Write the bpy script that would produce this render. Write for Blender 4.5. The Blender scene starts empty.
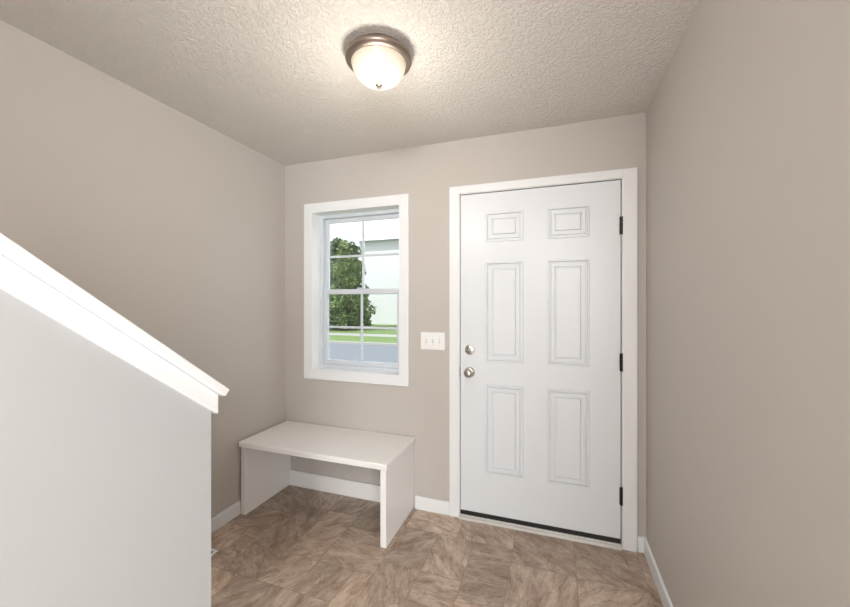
import bpy, bmesh, math, random
from mathutils import Vector, Matrix
random.seed(23)
S=bpy.context.scene
S.view_settings.view_transform='Standard'
S.view_settings.look='None'
S.view_settings.exposure=0.60

# ---------------- dimensions (metres; camera stands at x=0,y=0) ------------
CAMH=1.375
XL,XR=-1.941,0.485
YB=2.33
CEIL=2.43
TH=0.15
KX0,KX1=-0.99,-0.87      # stair knee wall
KY=0.753                 # its end
SL=0.783                 # stair slope
YR=-4.0                  # rear of the house
XE=4.5
YO=-0.2                  # right wall ends, living room opens

# ---------------- materials ------------------------------------------------
def mat(name,col,rough=0.5,metal=0.0,spec=0.5,bump=None,var=0.0,emis=None):
    m=bpy.data.materials.new(name); m.use_nodes=True
    n=m.node_tree.nodes; l=m.node_tree.links
    b=n['Principled BSDF']
    b.inputs['Base Color'].default_value=(*col,1)
    b.inputs['Roughness'].default_value=rough
    b.inputs['Metallic'].default_value=metal
    b.inputs['Specular IOR Level'].default_value=spec
    tc=n.new('ShaderNodeTexCoord')
    if var>0:
        no=n.new('ShaderNodeTexNoise'); no.inputs['Scale'].default_value=3.0; no.inputs['Detail'].default_value=3
        l.new(tc.outputs['Object'],no.inputs['Vector'])
        mx=n.new('ShaderNodeMix'); mx.data_type='RGBA'
        mx.inputs[6].default_value=(*[c*(1-var) for c in col],1)
        mx.inputs[7].default_value=(*[min(1,c*(1+var)) for c in col],1)
        l.new(no.outputs['Fac'],mx.inputs[0]); l.new(mx.outputs[2],b.inputs['Base Color'])
    if bump:
        sc,st,dist=bump
        no=n.new('ShaderNodeTexNoise'); no.inputs['Scale'].default_value=sc; no.inputs['Detail'].default_value=4
        l.new(tc.outputs['Object'],no.inputs['Vector'])
        bp=n.new('ShaderNodeBump'); bp.inputs['Strength'].default_value=st; bp.inputs['Distance'].default_value=dist
        l.new(no.outputs['Fac'],bp.inputs['Height']); l.new(bp.outputs['Normal'],b.inputs['Normal'])
    if emis:
        b.inputs['Emission Color'].default_value=(*emis[0],1); b.inputs['Emission Strength'].default_value=emis[1]
    return m

M_wall=mat('wall_paint_greige',(0.520,0.482,0.448),0.55,spec=0.3,bump=(160,0.08,0.002),var=0.012)
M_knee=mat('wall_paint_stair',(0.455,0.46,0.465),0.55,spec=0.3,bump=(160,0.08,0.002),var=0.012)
M_trim=mat('trim_white',(0.81,0.82,0.83),0.32,var=0.01)
M_bench=mat('bench_white',(0.88,0.865,0.845),0.35,var=0.012)
M_door=mat('door_white',(0.74,0.765,0.795),0.35)
M_vinyl=mat('window_vinyl',(0.62,0.655,0.70),0.3,var=0.01)
M_nickel=mat('brushed_nickel',(0.55,0.52,0.49),0.28,metal=1.0,bump=(300,0.05,0.001))
M_fix=mat('fixture_nickel',(0.27,0.22,0.185),0.38,metal=0.85,bump=(200,0.05,0.001))
M_black=mat('black_rubber',(0.012,0.012,0.012),0.5,var=0.1)
M_hinge=mat('hinge_bronze',(0.02,0.018,0.016),0.4,metal=0.5,var=0.1)
M_plate=mat('switch_plastic',(0.86,0.86,0.85),0.3,var=0.01)
M_slot=mat('switch_slot',(0.55,0.55,0.54),0.4,var=0.02)
M_thr=mat('threshold_alu',(0.72,0.70,0.67),0.35,metal=0.2,var=0.03)
M_step=mat('stair_carpet',(0.42,0.37,0.32),0.95,bump=(220,0.5,0.004),var=0.1)
M_asph=mat('asphalt',(0.17,0.185,0.21),0.9,bump=(60,0.3,0.01),var=0.08)
M_conc=mat('concrete',(0.34,0.335,0.32),0.9,bump=(40,0.2,0.01),var=0.06)
M_grass=mat('lawn',(0.15,0.22,0.07),0.95,bump=(30,0.8,0.03),var=0.25)
M_bark=mat('bark',(0.10,0.07,0.05),0.9,bump=(30,0.6,0.02),var=0.2)
M_roof=mat('roof_shingle',(0.46,0.46,0.47),0.9,bump=(20,0.5,0.02),var=0.1)
M_dark=mat('grout',(0.25,0.19,0.15),0.8,var=0.1)

def shade_mat():
    m=bpy.data.materials.new('frosted_glass'); m.use_nodes=True
    n=m.node_tree.nodes; l=m.node_tree.links; b=n['Principled BSDF']
    b.inputs['Base Color'].default_value=(0.42,0.40,0.36,1); b.inputs['Roughness'].default_value=0.35
    tc=n.new('ShaderNodeTexCoord'); sp=n.new('ShaderNodeSeparateXYZ'); l.new(tc.outputs['Object'],sp.inputs[0])
    mr=n.new('ShaderNodeMapRange'); mr.inputs['From Min'].default_value=-0.05; mr.inputs['From Max'].default_value=-0.13
    l.new(sp.outputs['Z'],mr.inputs['Value'])
    r=n.new('ShaderNodeValToRGB'); e=r.color_ramp.elements
    e[0].color=(0.50,0.36,0.22,1); e[1].color=(1.0,0.87,0.68,1)
    x=e.new(0.35); x.color=(0.78,0.62,0.44,1)
    l.new(mr.outputs['Result'],r.inputs['Fac']); l.new(r.outputs['Color'],b.inputs['Emission Color']); b.inputs['Emission Strength'].default_value=0.50
    return m
M_shade=shade_mat()

def ceiling_mat():
    m=bpy.data.materials.new('ceiling_knockdown'); m.use_nodes=True
    n=m.node_tree.nodes; l=m.node_tree.links; b=n['Principled BSDF']
    b.inputs['Base Color'].default_value=(0.735,0.70,0.66,1); b.inputs['Roughness'].default_value=0.85
    tc=n.new('ShaderNodeTexCoord')
    no=n.new('ShaderNodeTexNoise'); no.inputs['Scale'].default_value=66; no.inputs['Detail'].default_value=5; no.inputs['Distortion'].default_value=0.8
    l.new(tc.outputs['Object'],no.inputs['Vector'])
    r=n.new('ShaderNodeValToRGB'); r.color_ramp.elements[0].position=0.42; r.color_ramp.elements[1].position=0.60
    l.new(no.outputs['Fac'],r.inputs['Fac'])
    bp=n.new('ShaderNodeBump'); bp.inputs['Strength'].default_value=0.75; bp.inputs['Distance'].default_value=0.005
    l.new(r.outputs['Color'],bp.inputs['Height']); l.new(bp.outputs['Normal'],b.inputs['Normal'])
    return m
M_ceil=ceiling_mat()

def floor_mat():
    m=bpy.data.materials.new('vinyl_slate_tile'); m.use_nodes=True
    n=m.node_tree.nodes; l=m.node_tree.links; b=n['Principled BSDF']
    b.inputs['Roughness'].default_value=0.42; b.inputs['Specular IOR Level'].default_value=0.4
    uv=n.new('ShaderNodeUVMap'); uv.uv_map='UVMap'
    at=n.new('ShaderNodeVertexColor'); at.layer_name='tile'
    sx=n.new('ShaderNodeSeparateColor'); l.new(at.outputs['Color'],sx.inputs['Color'])
    mp=n.new('ShaderNodeMapping'); mp.inputs['Scale'].default_value=(2.6,6.4,1)
    l.new(uv.outputs['UV'],mp.inputs['Vector'])
    n1=n.new('ShaderNodeTexNoise'); n1.inputs['Scale'].default_value=2.3; n1.inputs['Detail'].default_value=14; n1.inputs['Roughness'].default_value=0.78; n1.inputs['Distortion'].default_value=0.3
    l.new(mp.outputs['Vector'],n1.inputs['Vector'])
    r=n.new('ShaderNodeValToRGB'); e=r.color_ramp.elements
    e[0].position=0.33; e[0].color=(0.265,0.180,0.130,1)
    e[1].position=0.68; e[1].color=(0.78,0.665,0.555,1)
    x=e.new(0.44); x.color=(0.405,0.300,0.230,1)
    x=e.new(0.55); x.color=(0.56,0.445,0.360,1)
    l.new(n1.outputs['Fac'],r.inputs['Fac'])
    n2=n.new('ShaderNodeTexNoise'); n2.inputs['Scale'].default_value=1.4; n2.inputs['Detail'].default_value=8; n2.inputs['Distortion'].default_value=0.6
    l.new(mp.outputs['Vector'],n2.inputs['Vector'])
    r2=n.new('ShaderNodeValToRGB'); e=r2.color_ramp.elements
    e[0].position=0.487; e[0].color=(0,0,0,1); e[1].position=0.513; e[1].color=(0,0,0,1)
    x=e.new(0.50); x.color=(1,1,1,1)
    l.new(n2.outputs['Fac'],r2.inputs['Fac'])
    vm=n.new('ShaderNodeMath'); vm.operation='MULTIPLY'; vm.inputs[1].default_value=0.55
    l.new(r2.outputs['Color'],vm.inputs[0])
    mv=n.new('ShaderNodeMix'); mv.data_type='RGBA'; mv.inputs[7].default_value=(0.17,0.11,0.08,1)
    l.new(vm.outputs[0],mv.inputs[0]); l.new(r.outputs['Color'],mv.inputs[6])
    hs=n.new('ShaderNodeHueSaturation'); hs.inputs['Saturation'].default_value=1.0
    mr=n.new('ShaderNodeMapRange'); mr.inputs['To Min'].default_value=0.76; mr.inputs['To Max'].default_value=1.18
    l.new(sx.outputs[0],mr.inputs['Value']); l.new(mr.outputs['Result'],hs.inputs['Value'])
    l.new(mv.outputs[2],hs.inputs['Color']); l.new(hs.outputs['Color'],b.inputs['Base Color'])
    bp=n.new('ShaderNodeBump'); bp.inputs['Strength'].default_value=0.2; bp.inputs['Distance'].default_value=0.002
    l.new(n1.outputs['Fac'],bp.inputs['Height']); l.new(bp.outputs['Normal'],b.inputs['Normal'])
    return m
M_floor=floor_mat()

def glass_mat():
    m=bpy.data.materials.new('window_glass'); m.use_nodes=True
    n=m.node_tree.nodes; l=m.node_tree.links
    for x in list(n):
        if x.type!='OUTPUT_MATERIAL': n.remove(x)
    o=[x for x in n if x.type=='OUTPUT_MATERIAL'][0]
    t=n.new('ShaderNodeBsdfTransparent'); t.inputs[0].default_value=(0.96,0.98,0.98,1)
    g=n.new('ShaderNodeBsdfGlossy'); g.inputs['Roughness'].default_value=0.02
    mx=n.new('ShaderNodeMixShader'); mx.inputs[0].default_value=0.05
    l.new(t.outputs[0],mx.inputs[1]); l.new(g.outputs[0],mx.inputs[2]); l.new(mx.outputs[0],o.inputs[0])
    return m
M_glass=glass_mat()

def siding_mat():
    m=bpy.data.materials.new('white_siding'); m.use_nodes=True
    n=m.node_tree.nodes; l=m.node_tree.links; b=n['Principled BSDF']
    b.inputs['Base Color'].default_value=(0.66,0.665,0.675,1); b.inputs['Roughness'].default_value=0.7
    tc=n.new('ShaderNodeTexCoord'); w=n.new('ShaderNodeTexWave'); w.bands_direction='Z'; w.wave_profile='SAW'; w.inputs['Scale'].default_value=1.6
    l.new(tc.outputs['Object'],w.inputs['Vector'])
    bp=n.new('ShaderNodeBump'); bp.inputs['Strength'].default_value=0.5; bp.inputs['Distance'].default_value=0.02
    l.new(w.outputs['Fac'],bp.inputs['Height']); l.new(bp.outputs['Normal'],b.inputs['Normal'])
    return m
M_siding=siding_mat()

def leaf_mat():
    m=bpy.data.materials.new('foliage'); m.use_nodes=True
    n=m.node_tree.nodes; l=m.node_tree.links; b=n['Principled BSDF']
    tc=n.new('ShaderNodeTexCoord'); no=n.new('ShaderNodeTexNoise'); no.inputs['Scale'].default_value=1.6; no.inputs['Detail'].default_value=4
    l.new(tc.outputs['Object'],no.inputs['Vector'])
    r=n.new('ShaderNodeValToRGB'); r.color_ramp.elements[0].position=0.35; r.color_ramp.elements[0].color=(0.03,0.06,0.02,1)
    r.color_ramp.elements[1].position=0.65; r.color_ramp.elements[1].color=(0.20,0.29,0.09,1)
    l.new(no.outputs['Fac'],r.inputs['Fac']); l.new(r.outputs['Color'],b.inputs['Base Color']); b.inputs['Roughness'].default_value=0.6
    return m
M_leaf=leaf_mat()

# ---------------- mesh helpers ---------------------------------------------
def finish(name,bm,m,parent=None,bevel=0.0,smooth=False,loc=(0,0,0)):
    me=bpy.data.meshes.new(name); bmesh.ops.recalc_face_normals(bm,faces=bm.faces[:]) if len(bm.faces) else None
    bm.to_mesh(me); bm.free()
    for mm in (m if isinstance(m,(list,tuple)) else [m]): me.materials.append(mm)
    o=bpy.data.objects.new(name,me); S.collection.objects.link(o); o.location=loc
    if smooth:
        for p in me.polygons: p.use_smooth=True
    if bevel>0:
        b=o.modifiers.new('bevel','BEVEL'); b.width=bevel; b.segments=2; b.limit_method='ANGLE'; b.angle_limit=math.radians(35)
    if parent: o.parent=parent
    return o
def abox(bm,x0,x1,y0,y1,z0,z1):
    v=[bm.verts.new(p) for p in [(x0,y0,z0),(x1,y0,z0),(x1,y1,z0),(x0,y1,z0),(x0,y0,z1),(x1,y0,z1),(x1,y1,z1),(x0,y1,z1)]]
    for f in [(0,3,2,1),(4,5,6,7),(0,1,5,4),(1,2,6,5),(2,3,7,6),(3,0,4,7)]: bm.faces.new([v[i] for i in f])
def boxes(name,lst,m,parent=None,bevel=0.0):
    bm=bmesh.new()
    for b in lst: abox(bm,*b)
    return finish(name,bm,m,parent,bevel)
def prism_x(name,poly,x0,x1,m,parent=None,bevel=0.0):
    bm=bmesh.new()
    a=[bm.verts.new((x0,y,z)) for y,z in poly]; b=[bm.verts.new((x1,y,z)) for y,z in poly]
    bm.faces.new(a); bm.faces.new(b[::-1]); k=len(poly)
    for i in range(k): bm.faces.new([a[i],b[i],b[(i+1)%k],a[(i+1)%k]])
    return finish(name,bm,m,parent,bevel)
def lathe(name,prof,m,parent=None,axis='Z',center=(0,0,0),seg=48):
    bm=bmesh.new(); rings=[]
    for r,h in prof:
        ring=[]
        if r<1e-6:
            ring=[bm.verts.new((0,0,h) if axis=='Z' else (0,-h,0))]
        else:
            for i in range(seg):
                a=2*math.pi*i/seg; c,s=math.cos(a)*r,math.sin(a)*r
                ring.append(bm.verts.new((c,s,h) if axis=='Z' else (c,-h,s)))
        rings.append(ring)
    for A,B in zip(rings,rings[1:]):
        if len(A)==1 and len(B)==1: continue
        for i in range(seg):
            j=(i+1)%seg
            if len(A)==1: bm.faces.new([A[0],B[i],B[j]])
            elif len(B)==1: bm.faces.new([A[i],A[j],B[0]])
            else: bm.faces.new([A[i],A[j],B[j],B[i]])
    o=finish(name,bm,m,parent,smooth=True,loc=center)
    e=o.modifiers.new('es','EDGE_SPLIT'); e.split_angle=math.radians(40)
    return o
def empty(name,loc=(0,0,0)):
    e=bpy.data.objects.new(name,None); S.collection.objects.link(e); e.location=(0,0,0); e.empty_display_size=0.1
    return e

# ---------------- room shell -----------------------------------------------
WX0,WX1,WZ0,WZ1=-1.701,-0.978,0.874,2.058     # window opening
DX0,DX1,DZ1=-0.575,0.372,2.083                # door opening
y0,y1=YB,YB+TH
boxes('wall_back',[
 (XL-TH,WX0,y0,y1,0,CEIL),(WX0,WX1,y0,y1,0,WZ0),(WX0,WX1,y0,y1,WZ1,CEIL),
 (WX1,DX0,y0,y1,0,CEIL),(DX0,DX1,y0,y1,DZ1,CEIL),(DX1,XR+TH,y0,y1,0,CEIL)],M_wall)
boxes('wall_left',[(XL-TH,XL,YR,YB,0,5.0)],M_wall)
boxes('wall_right',[(XR,XR+TH,YO,YB,0,CEIL)],M_wall)
boxes('wall_living_front',[(XR+TH,XE,YO,YO+TH,0,CEIL)],M_wall)
boxes('wall_east',[(XE,XE+TH,YR,YO+TH,0,CEIL)],M_wall)
RX0,RX1,RZ0,RZ1=0.3,3.6,0.3,2.2
boxes('wall_rear',[(XL-TH,RX0,YR-TH,YR,0,5.0),(RX1,XE+TH,YR-TH,YR,0,CEIL),(RX0,RX1,YR-TH,YR,0,RZ0),(RX0,RX1,YR-TH,YR,RZ1,CEIL)],M_wall)
boxes('ceiling',[(KX0,XE+TH,YR,YO+TH,CEIL,CEIL+0.2),(KX0,XR+TH,YO+TH,YB+TH,CEIL,CEIL+0.2),(XL-TH,KX0,0.55,YB+TH,CEIL,CEIL+0.2)],M_ceil)
boxes('wall_stairwell',[(KX0,KX1,YR,0.55,CEIL+0.2,5.0),(XL,KX1,0.55,0.67,CEIL+0.2,5.0)],M_wall)
boxes('ceiling_stairwell',[(XL-TH,KX1,YR-TH,0.67,5.0,5.15)],M_ceil)
top_end=1.085
yt=KY-(CEIL-top_end)/SL
prism_x('wall_stair',[(KY,0),(KY,top_end),(yt,CEIL),(YR,CEIL),(YR,0)],KX0,KX1,M_knee)

# ---- floor : individual vinyl tiles in a modular pattern
def build_floor():
    bm=bmesh.new(); uvl=bm.loops.layers.uv.new('UVMap'); cl=bm.loops.layers.color.new('tile')
    x0,xe,yy0,ye=XL,XE,YR,YB
    mod=0.108; nx=int(math.ceil((xe-x0)/mod)); ny=int(math.ceil((ye-yy0)/mod))
    used=[[False]*ny for _ in range(nx)]
    sizes=[(3,3),(3,2),(2,3),(2,2),(4,2),(2,4),(3,3),(2,2),(3,2)]
    g=0.0011
    for j in range(ny):
        for i in range(nx):
            if used[i][j]: continue
            random.shuffle(sizes)
            for w,h in sizes+[(2,2),(3,1),(1,3),(2,1),(1,2),(1,1)]:
                if i+w<=nx and j+h<=ny and all(not used[a][b] for a in range(i,i+w) for b in range(j,j+h)): break
            for a in range(i,i+w):
                for b in range(j,j+h): used[a][b]=True
            ax,bx=x0+i*mod+g,min(xe,x0+(i+w)*mod)-g
            by,ay=ye-j*mod-g,max(yy0,ye-(j+h)*mod)+g
            vs=[bm.verts.new((ax,ay,0)),bm.verts.new((bx,ay,0)),bm.verts.new((bx,by,0)),bm.verts.new((ax,by,0))]
            f=bm.faces.new(vs)
            ang=random.uniform(0,math.pi); ox,oy=random.uniform(0,50),random.uniform(0,50)
            c=random.random()
            for lp in f.loops:
                x,y=lp.vert.co.x,lp.vert.co.y
                lp[uvl].uv=(x*math.cos(ang)-y*math.sin(ang)+ox, x*math.sin(ang)+y*math.cos(ang)+oy)
                lp[cl]=(c,c,c,1)
            f.material_index=0
    n0=len(bm.faces)
    abox(bm,XL-TH,XE+TH,YR-TH,YB+TH,-0.12,-0.0008)
    bm.faces.ensure_lookup_table()
    for f in bm.faces[n0:]: f.material_index=1
    return finish('floor',bm,[M_floor,M_dark])
fl=build_floor()

# ---- baseboards
BH,BT=0.088,0.014
BX1=-0.875     # bench right end
def base_profile(name,lst): return boxes(name,lst,M_trim,bevel=0.004)
base_profile('baseboard_back',[(BX1+0.002,-0.636,YB-BT,YB,0,BH),(0.443,XR,YB-BT,YB,0,BH)])
base_profile('baseboard_left',[(XL,XL+BT,KY+0.02,1.890,0,BH)])
base_profile('baseboard_right',[(XR-BT,XR,YO,YB-BT,0,BH)])
base_profile('baseboard_stair',[(KX1,KX1+BT,YR,KY,0,BH)])
base_profile('baseboard_rear',[(KX1+BT,XE,YR,YR+BT,0,BH)])

# ---- stair cap
cap=empty('trim_1')
def line(y): return top_end+(KY-y)*SL
ycap=KY+0.022
yq=yt
TV=0.054
for nm,xa,xb in (('apron_room',KX1,KX1+0.013),('apron_stairs',KX0-0.013,KX0)):
    prism_x(nm,[(KY+0.012,line(KY+0.012)),(KY+0.012,line(KY+0.012)+TV*0.98),(yq+0.08,line(yq+0.08)+TV),(yq+0.08,line(yq+0.08))],xa,xb,M_trim,cap,0.002)
prism_x('apron_end',[(KY,line(KY)-0.0),(KY+0.012,line(KY)-0.01),(KY+0.012,line(KY+0.012)+TV),(KY,line(KY)+TV)],KX0,KX1,M_trim,cap,0.0)
prism_x('cap_filler',[(KY,line(KY)),(KY,line(KY)+TV),(yq+0.08,line(yq+0.08)+TV),(yq+0.08,line(yq+0.08))],KX0,KX1,M_trim,cap)
ct=0.030
prism_x('cap_board',[(ycap,line(ycap)+TV),(ycap+0.014,line(ycap)+TV+ct-0.014),(yq+0.09,line(yq+0.09)+TV+ct),(yq+0.09,line(yq+0.09)+TV)],KX0-0.028,KX1+0.028,M_trim,cap,0.003)

# ---- steps
rise=0.187; run=rise/SL
ys=KY-0.06; prof=[(ys,0.001)]
yy,zz=ys,0
for i in range(13):
    zz+=rise; prof.append((yy,zz)); yy-=run; prof.append((yy,zz))
prof.append((YR+0.003,zz)); prof.append((YR+0.003,0.001))
prism_x('staircase',prof,XL+0.003,KX0-0.003,M_step,None,0.008)

# ---------------- window ---------------------------------------------------
win=empty('window_1')
cw=0.058; ct_=0.016
def frame(lst_name,x0,x1,z0,z1,w,ya,yb,m,parent,bevel=0.002,wb=None,wt=None):
    wb=wb or w; wt=wt or w
    return boxes(lst_name,[(x0,x0+w,ya,yb,z0,z1),(x1-w,x1,ya,yb,z0,z1),(x0+w,x1-w,ya,yb,z0,z0+wb),(x0+w,x1-w,ya,yb,z1-wt,z1)],m,parent,bevel)
frame('casing',WX0-cw,WX1+cw,WZ0-cw,WZ1+cw,cw,YB-ct_,YB-0.0005,M_trim,win,0.003)
frame('jamb',WX0,WX1,WZ0,WZ1,0.012,YB-ct_+0.003,YB+0.10,M_trim,win,0.0)
fx0,fx1,fz0,fz1=WX0,WX1,WZ0,WZ1
frame('vinyl_frame',fx0+0.001,fx1-0.001,fz0+0.001,fz1-0.001,0.036,YB+0.085,YB+TH+0.01,M_vinyl,win,0.002)
MR=1.462
sx0,sx1=fx0+0.037,fx1-0.037
frame('sash_upper',sx0,sx1,MR-0.018,fz1-0.037,0.030,YB+0.122,YB+0.142,M_vinyl,win,0.002)
frame('sash_lower',sx0,sx1,fz0+0.037,MR+0.020,0.036,YB+0.096,YB+0.120,M_vinyl,win,0.003)
xm=(sx0+sx1)/2
def grille(nm,z0,z1,y):
    zm=(z0+z1)/2
    boxes(nm,[(xm-0.008,xm+0.008,y-0.004,y+0.004,z0,z1),(sx0+0.03,xm-0.008,y-0.004,y+0.004,zm-0.008,zm+0.008),(xm+0.008,sx1-0.03,y-0.004,y+0.004,zm-0.008,zm+0.008)],M_vinyl,win)
grille('grille_upper',MR+0.011,fz1-0.066,YB+0.131)
grille('grille_lower',fz0+0.072,MR-0.015,YB+0.108)
boxes('glass_upper',[(sx0+0.028,sx1-0.028,YB+0.136,YB+0.138,MR+0.01,fz1-0.065)],M_glass,win)
boxes('glass_lower',[(sx0+0.034,sx1-0.034,YB+0.113,YB+0.115,fz0+0.07,MR-0.014)],M_glass,win)
boxes('sash_lock',[(xm-0.03,xm+0.03,YB+0.088,YB+0.112,MR+0.020,MR+0.030)],M_vinyl,win,0.003)

# ---------------- door -----------------------------------------------------
door=empty('door_1')
DCW=0.060
ox0,ox1,oz1=DX0-DCW,DX1+DCW+0.008,DZ1+0.045
boxes('casing',[(ox0,DX0+0.004,YB-0.017,YB-0.0005,0,oz1),(DX1-0.004,ox1,YB-0.017,YB-0.0005,0,oz1),(DX0+0.004,DX1-0.004,YB-0.017,YB-0.0005,DZ1-0.004,oz1)],M_trim,door,0.003)
boxes('jamb',[(DX0,DX0+0.008,YB-0.010,YB+TH,0,DZ1),(DX1-0.008,DX1,YB-0.010,YB+TH,0,DZ1),(DX0+0.008,DX1-0.008,YB-0.010,YB+TH,DZ1-0.008,DZ1)],M_trim,door)
sxa,sxb,sza,szb=-0.563,0.359,0.050,2.070
yf=YB-0.002
def slab():
    bm=bmesh.new()
    st=0.160; pw=0.232
    xs=[sxa,sxa+st,sxa+st+pw,sxb-st-pw,sxb-st,sxb]
    zs=[sza,0.305,0.868,1.008,1.635,1.760,1.945,szb]
    grid={}
    def V(i,j):
        if (i,j) not in grid: grid[(i,j)]=bm.verts.new((xs[i],yf,zs[j]))
        return grid[(i,j)]
    for i in range(5):
        for j in range(7):
            c=[V(i,j),V(i+1,j),V(i+1,j+1),V(i,j+1)]
            if i in (1,3) and j in (1,3,5):
                prev=c
                xa,xb,za,zb=xs[i],xs[i+1],zs[j],zs[j+1]
                for ins,dep in [(0.003,-0.004),(0.010,-0.004),(0.012,0.011),(0.020,0.011),(0.023,0.002),(0.040,0.002),(0.042,0.010),(0.047,0.010),(0.051,0.000)]:
                    nw=[bm.verts.new((xa+ins,yf+dep,za+ins)),bm.verts.new((xb-ins,yf+dep,za+ins)),bm.verts.new((xb-ins,yf+dep,zb-ins)),bm.verts.new((xa+ins,yf+dep,zb-ins))]
                    for k in range(4): bm.faces.new([prev[k],prev[(k+1)%4],nw[(k+1)%4],nw[k]])
                    prev=nw
                bm.faces.new(prev)
            else: bm.faces.new(c)
    yb=yf+0.044
    bk={}
    def B(i,j):
        if (i,j) not in bk: bk[(i,j)]=bm.verts.new((xs[i],yb,zs[j]))
        return bk[(i,j)]
    for i in range(5):
        bm.faces.new([V(i,0),V(i+1,0),B(i+1,0),B(i,0)]); bm.faces.new([V(i,7),V(i+1,7),B(i+1,7),B(i,7)])
        for j in range(7): bm.faces.new([B(i,j),B(i+1,j),B(i+1,j+1),B(i,j+1)])
    for j in range(7):
        bm.faces.new([V(0,j),V(0,j+1),B(0,j+1),B(0,j)]); bm.faces.new([V(5,j),V(5,j+1),B(5,j+1),B(5,j)])
    return finish('slab',bm,M_door,door)
slab()
boxes('weatherstrip',[(DX0+0.008,DX0+0.03,YB+0.042,YB+0.055,0.03,DZ1-0.008),(DX1-0.03,DX1-0.008,YB+0.042,YB+0.055,0.03,DZ1-0.008),(DX0+0.03,DX1-0.03,YB+0.042,YB+0.055,DZ1-0.03,DZ1-0.008)],M_black,door)
boxes('door_sweep',[(sxa+0.001,sxb-0.001,YB-0.005,YB+0.038,0.024,0.049)],M_black,door)
boxes('threshold',[(DX0+0.008,DX1-0.008,YB-0.03,YB+TH,0,0.016),(DX0+0.008,DX1-0.008,YB-0.012,YB+0.08,0.016,0.023)],M_thr,door,0.003)
for k,hz in enumerate((1.812,1.045,0.295)):
    hx=sxb+0.003
    bm=bmesh.new()
    for q in range(3):
        bmesh.ops.create_cone(bm,cap_ends=True,segments=16,radius1=0.007,radius2=0.007,depth=0.032,matrix=Matrix.Translation((hx,YB-0.013,hz-0.034+q*0.034)))
    abox(bm,hx-0.010,hx+0.010,YB-0.0115,YB-0.0095,hz-0.048,hz+0.048)
    finish(f'hinge_{k+1}',bm,M_hinge,door)
kx,kz,bz=-0.503,0.937,1.080
lathe('knob',[(0,0),(0.033,0),(0.033,0.004),(0.028,0.010),(0.014,0.013),(0.011,0.022),(0.012,0.030),(0.021,0.036),(0.027,0.045),(0.028,0.054),(0.024,0.063),(0.014,0.068),(0,0.0695)],M_nickel,door,'Y',(kx,yf,kz))
lathe('deadbolt_rose',[(0,0),(0.031,0),(0.031,0.005),(0.026,0.014),(0.012,0.017),(0.009,0.022),(0,0.022)],M_nickel,door,'Y',(kx,yf,bz))
boxes('deadbolt_thumbturn',[(kx-0.016,kx+0.016,yf-0.036,yf-0.020,bz-0.005,bz+0.005)],M_nickel,door,0.003)
boxes('latch_plate',[(sxa-0.006,sxa-0.001,YB-0.011,YB-0.004,kz-0.03,kz+0.03)],M_nickel,door)

# ---------------- light switch --------------------------------------------
sw=empty('light_switch')
sx,sz=-0.752,1.127
boxes('plate',[(sx-0.083,sx+0.083,YB-0.006,YB-0.0003,sz-0.058,sz+0.058)],M_plate,sw,0.003)
for k in (-1,0,1):
    cx=sx+k*0.046
    boxes(f'slot_{k+2}',[(cx-0.006,cx+0.006,YB-0.0068,YB-0.005,sz-0.013,sz+0.013)],M_slot,sw)
    prism_x(f'toggle_{k+2}',[(YB-0.006,sz-0.008),(YB-0.019,sz+0.006),(YB-0.017,sz+0.013),(YB-0.006,sz+0.006)],cx-0.0045,cx+0.0045,M_plate,sw,0.001)
bm=bmesh.new()
for k in (-1,0,1):
    for dz in (-0.030,0.030):
        bmesh.ops.create_cone(bm,cap_ends=True,segments=12,radius1=0.003,radius2=0.003,depth=0.002,matrix=Matrix.Translation((sx+k*0.046,YB-0.0065,sz+dz))@Matrix.Rotation(math.pi/2,4,'X'))
finish('screws',bm,M_thr,sw)

# ---------------- bench ----------------------------------------------------
bench=empty('entry_bench')
bt=0.481; BY0=1.866
boxes('seat',[(XL+0.016,BX1+0.005,BY0,YB-0.002,bt-0.036,bt)],M_bench,bench,0.006)
pt=0.036
boxes('side_panel_right',[(BX1-pt-0.01,BX1-0.01,BY0+0.022,YB-0.002,0.001,bt-0.036)],M_bench,bench,0.002)
boxes('side_panel_left',[(XL+0.018,XL+0.018+pt,BY0+0.022,YB-0.002,0.001,bt-0.036)],M_bench,bench,0.002)
boxes('back_rail',[(XL+0.018+pt,BX1-pt-0.01,YB-0.020,YB-0.002,0.001,0.115)],M_bench,bench,0.003)

# ---------------- floor register ------------------------------------------
reg=empty('floor_register')
rx0,rx1,ry0,ry1=-1.862,-1.755,1.255,1.565
frame_l=[(rx0,rx0+0.014,ry0,ry1,0.0,0.006),(rx1-0.014,rx1,ry0,ry1,0.0,0.006),(rx0+0.014,rx1-0.014,ry0,ry0+0.014,0,0.006),(rx0+0.014,rx1-0.014,ry1-0.014,ry1,0,0.006)]
n=14
for i in range(n):
    yy=ry0+0.02+i*(ry1-ry0-0.04)/n
    frame_l.append((rx0+0.014,rx1-0.014,yy,yy+0.008,0.001,0.005))
boxes('grille',frame_l,M_plate,reg)
boxes('duct_shade_sheet',[(rx0+0.014,rx1-0.014,ry0+0.014,ry1-0.014,0.0003,0.001)],M_black,reg)  # black sheet stands in for the shade down in the duct

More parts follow.
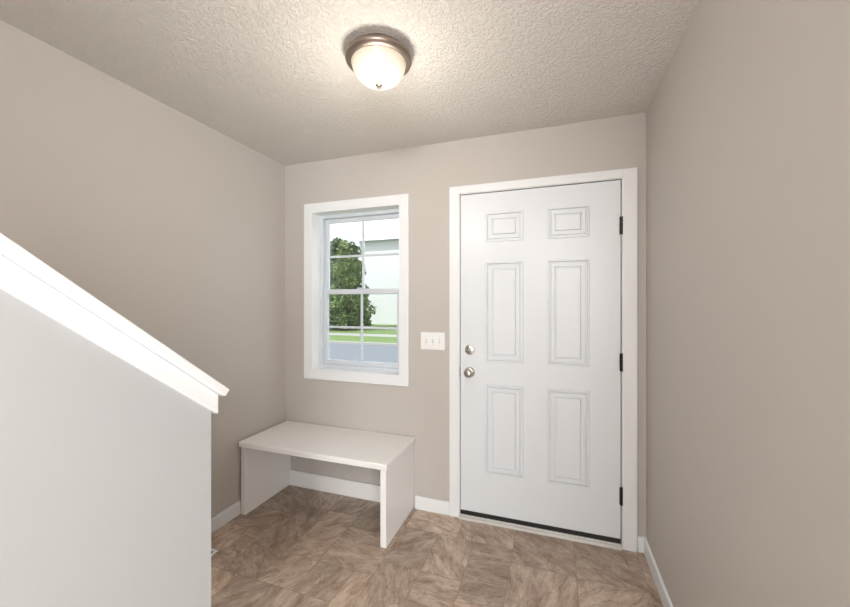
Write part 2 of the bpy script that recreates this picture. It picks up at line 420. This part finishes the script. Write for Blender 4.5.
# ---------------- ceiling light -------------------------------------------
lx,ly=-0.690,1.402
lamp=empty('ceiling_light')
pan=[(0,0),(0.108,0),(0.112,-0.006),(0.118,-0.012),(0.130,-0.018),(0.137,-0.026),(0.139,-0.036),(0.137,-0.043),(0.130,-0.049),(0.121,-0.053),(0.110,-0.053),(0.107,-0.047)]
lathe('pan',pan,M_fix,lamp,'Z',(lx,ly,CEIL))
gp=[(0.116,-0.048)]
for i in range(1,17):
    a=i/16*math.pi/2
    gp.append((0.112*math.cos(a)**0.95 if i<16 else 0.0, -0.052-0.088*math.sin(a)))
lathe('glass_shade',gp,M_shade,lamp,'Z',(lx,ly,CEIL))
fin=[(0,-0.137),(0.012,-0.138),(0.014,-0.142),(0.008,-0.146),(0.009,-0.151),(0.005,-0.157),(0,-0.159)]
lathe('finial',fin,M_fix,lamp,'Z',(lx,ly,CEIL),24)
def lamp_point(name,loc,power,col,r):
    d=bpy.data.lights.new(name,'POINT'); d.energy=power; d.color=col; d.shadow_soft_size=r
    o=bpy.data.objects.new(name,d); S.collection.objects.link(o); o.location=loc; return o
o=lamp_point('bulb',(lx,ly,CEIL-0.42),6.5,(1,0.93,0.84),0.10); o.parent=lamp

# ---------------- outside --------------------------------------------------
GZ=-0.42
def ground(name,y0,y1,m,z=GZ,x0=-70,x1=50): return boxes(name,[(x0,x1,y0,y1,z-0.1,z)],m)
ground('lawn_front',YB+TH+0.02,6.5,M_grass,GZ)
ground('street',6.5,14.6,M_asph,GZ-0.03)
ground('curb',14.6,14.9,M_conc,GZ+0.06)
ground('lawn_strip',14.9,17.6,M_grass,GZ+0.05)
ground('sidewalk',17.6,18.9,M_conc,GZ+0.06)
ground('lawn_far',18.9,90,M_grass,GZ+0.05)
HZ=GZ+0.052
house=empty('neighbour_house')
hx0,hx1,hy0,hy1=-15.6,-2.0,28.0,37.0
boxes('walls',[(hx0,hx1,hy0,hy1,HZ,6.9)],M_siding,house)
bm=bmesh.new()
ym=(hy0+hy1)/2
P=[(hx0-0.4,hy0-0.5,6.8),(hx1+0.4,hy0-0.5,6.8),(hx1+0.4,hy1+0.5,6.8),(hx0-0.4,hy1+0.5,6.8),(hx0-0.4,ym,8.9),(hx1+0.4,ym,8.9)]
v=[bm.verts.new(p) for p in P]
for f in [(0,1,5,4),(2,3,4,5),(0,4,3),(1,2,5),(0,3,2,1)]: bm.faces.new([v[i] for i in f])
finish('roof',bm,M_roof,house)
boxes('fascia',[(hx0-0.4,hx1+0.4,hy0-0.55,hy0-0.5,6.6,6.85)],M_trim,house)
boxes('corner_boards',[(hx0-0.03,hx0+0.15,hy0-0.03,hy0+0.1,HZ,6.8),(hx1-0.15,hx1+0.03,hy0-0.03,hy0+0.1,HZ,6.8)],M_trim,house)
boxes('house_windows',[(-6.5,-5.2,hy0-0.04,hy0,1.0,2.6),(-6.5,-5.2,hy0-0.04,hy0,3.6,5.0)],M_roof,house)
def tree(name,x,y,h,w,seed,n=5200,low=0.3):
    rnd=random.Random(seed); e=empty(name)
    bm=bmesh.new(); bmesh.ops.create_cone(bm,cap_ends=True,segments=10,radius1=0.16,radius2=0.05,depth=h*0.7,matrix=Matrix.Translation((x,y,HZ+h*0.35)))
    finish('trunk',bm,M_bark,e)
    bm=bmesh.new()
    blobs=[]
    for k in range(34):
        t=rnd.uniform(low,1.0)
        rr=w*0.5*(1.0 if t<0.6 else math.sqrt(max(0.02,1-((t-0.6)/0.47)**2)))
        a=rnd.uniform(0,6.28); d=rr*rnd.uniform(0.1,0.75)
        blobs.append((x+d*math.cos(a),y+d*math.sin(a),GZ+h*t*0.93,rr*rnd.uniform(0.3,0.5)+0.12))
    for k in range(n):
        bx,by,bz,br=rnd.choice(blobs)
        dv=Vector((rnd.gauss(0,1),rnd.gauss(0,1),rnd.gauss(0,1))).normalized()*br*rnd.uniform(0.7,1.12)
        c=Vector((bx,by,bz))+dv
        if c.z<HZ+0.15: continue
        u=Vector((rnd.gauss(0,1),rnd.gauss(0,1),rnd.gauss(0,1))).normalized(); wv=u.orthogonal().normalized()
        s=rnd.uniform(0.06,0.12)
        bm.faces.new([bm.verts.new(c+u*s),bm.verts.new(c+wv*s*0.6),bm.verts.new(c-u*s),bm.verts.new(c-wv*s*0.6)])
    finish('leaves',bm,M_leaf,e)
    return e
tree('street_tree',-13.1,21.2,6.3,2.8,3,14000,0.05)
tree('street_tree.001',-15.3,21.8,6.2,4.2,5,14000,0.05)
tree('street_tree.002',-12.8,22.6,3.4,2.4,8,8000,0.05)
tree('street_tree.003',-22.5,22.0,6.0,4.5,9,6000,0.12)

# ---------------- lights ---------------------------------------------------
w=bpy.data.worlds.new('World'); S.world=w; w.use_nodes=True
nn=w.node_tree.nodes; ll=w.node_tree.links; bg=nn['Background']
sky=nn.new('ShaderNodeTexSky'); sky.sky_type='HOSEK_WILKIE'; sky.turbidity=5; sky.sun_direction=(0.3,-0.6,0.7)
mxs=nn.new('ShaderNodeMix'); mxs.data_type='RGBA'; mxs.inputs[0].default_value=0.8; mxs.inputs[7].default_value=(0.90,0.95,1.0,1)
ll.new(sky.outputs[0],mxs.inputs[6]); ll.new(mxs.outputs[2],bg.inputs[0]); bg.inputs[1].default_value=1.5
sd=bpy.data.lights.new('sun','SUN'); sd.energy=3.2; sd.angle=0.02; sd.color=(1,0.97,0.92)
so=bpy.data.objects.new('sun',sd); S.collection.objects.link(so)
so.rotation_euler=Vector((0.45,0.5,-0.75)).to_track_quat('-Z','Y').to_euler()
def area(name,loc,dirv,sx,sy,power,col):
    d=bpy.data.lights.new(name,'AREA'); d.shape='RECTANGLE'; d.size=sx; d.size_y=sy; d.energy=power; d.color=col
    o=bpy.data.objects.new(name,d); S.collection.objects.link(o); o.location=loc
    o.rotation_euler=Vector(dirv).to_track_quat('-Z','Z').to_euler(); return o
area('rear_fill_light',((RX0+RX1)/2,YR-0.05,(RZ0+RZ1)/2),(0,1,0),RX1-RX0,RZ1-RZ0,185,(0.94,0.975,1.0))  # unseen area light, added behind the camera as fill
rw=empty('rear_fill_frame')  # added window-style frame that dresses the rear fill light
frame('frame',RX0,RX1,RZ0,RZ1,0.05,YR-0.04,YR+0.015,M_trim,rw)
boxes('fill_frame_bar',[((RX0+RX1)/2-0.03,(RX0+RX1)/2+0.03,YR-0.04,YR+0.015,RZ0+0.05,RZ1-0.05)],M_trim,rw)
for nm,px,py,pz,e in (('fill_lamp.001',2.2,-2.0,CEIL,60),('fill_lamp.002',0.0,-1.05,CEIL,45),('fill_lamp.003',-1.40,-0.3,5.0,95)):  # unseen fill lamps, added to brighten the walls, built from the fixture parts
    em=empty(nm)
    lathe('pan',pan,M_fix,em,'Z',(px,py,pz))
    lathe('glass_shade',gp,M_shade,em,'Z',(px,py,pz))
    lathe('finial',fin,M_fix,em,'Z',(px,py,pz),24)
    o=lamp_point('bulb',(px,py,pz-0.32),e,(0.99,0.97,0.94),0.15); o.parent=em

# ---------------- camera ---------------------------------------------------
cd=bpy.data.cameras.new('camera'); cd.sensor_width=36; cd.lens=36*370/850; cd.clip_start=0.02; cd.clip_end=300
co=bpy.data.objects.new('camera',cd); S.collection.objects.link(co)
co.location=(0,0,CAMH); co.rotation_euler=(math.radians(90),0,math.radians(19.1))
S.camera=co
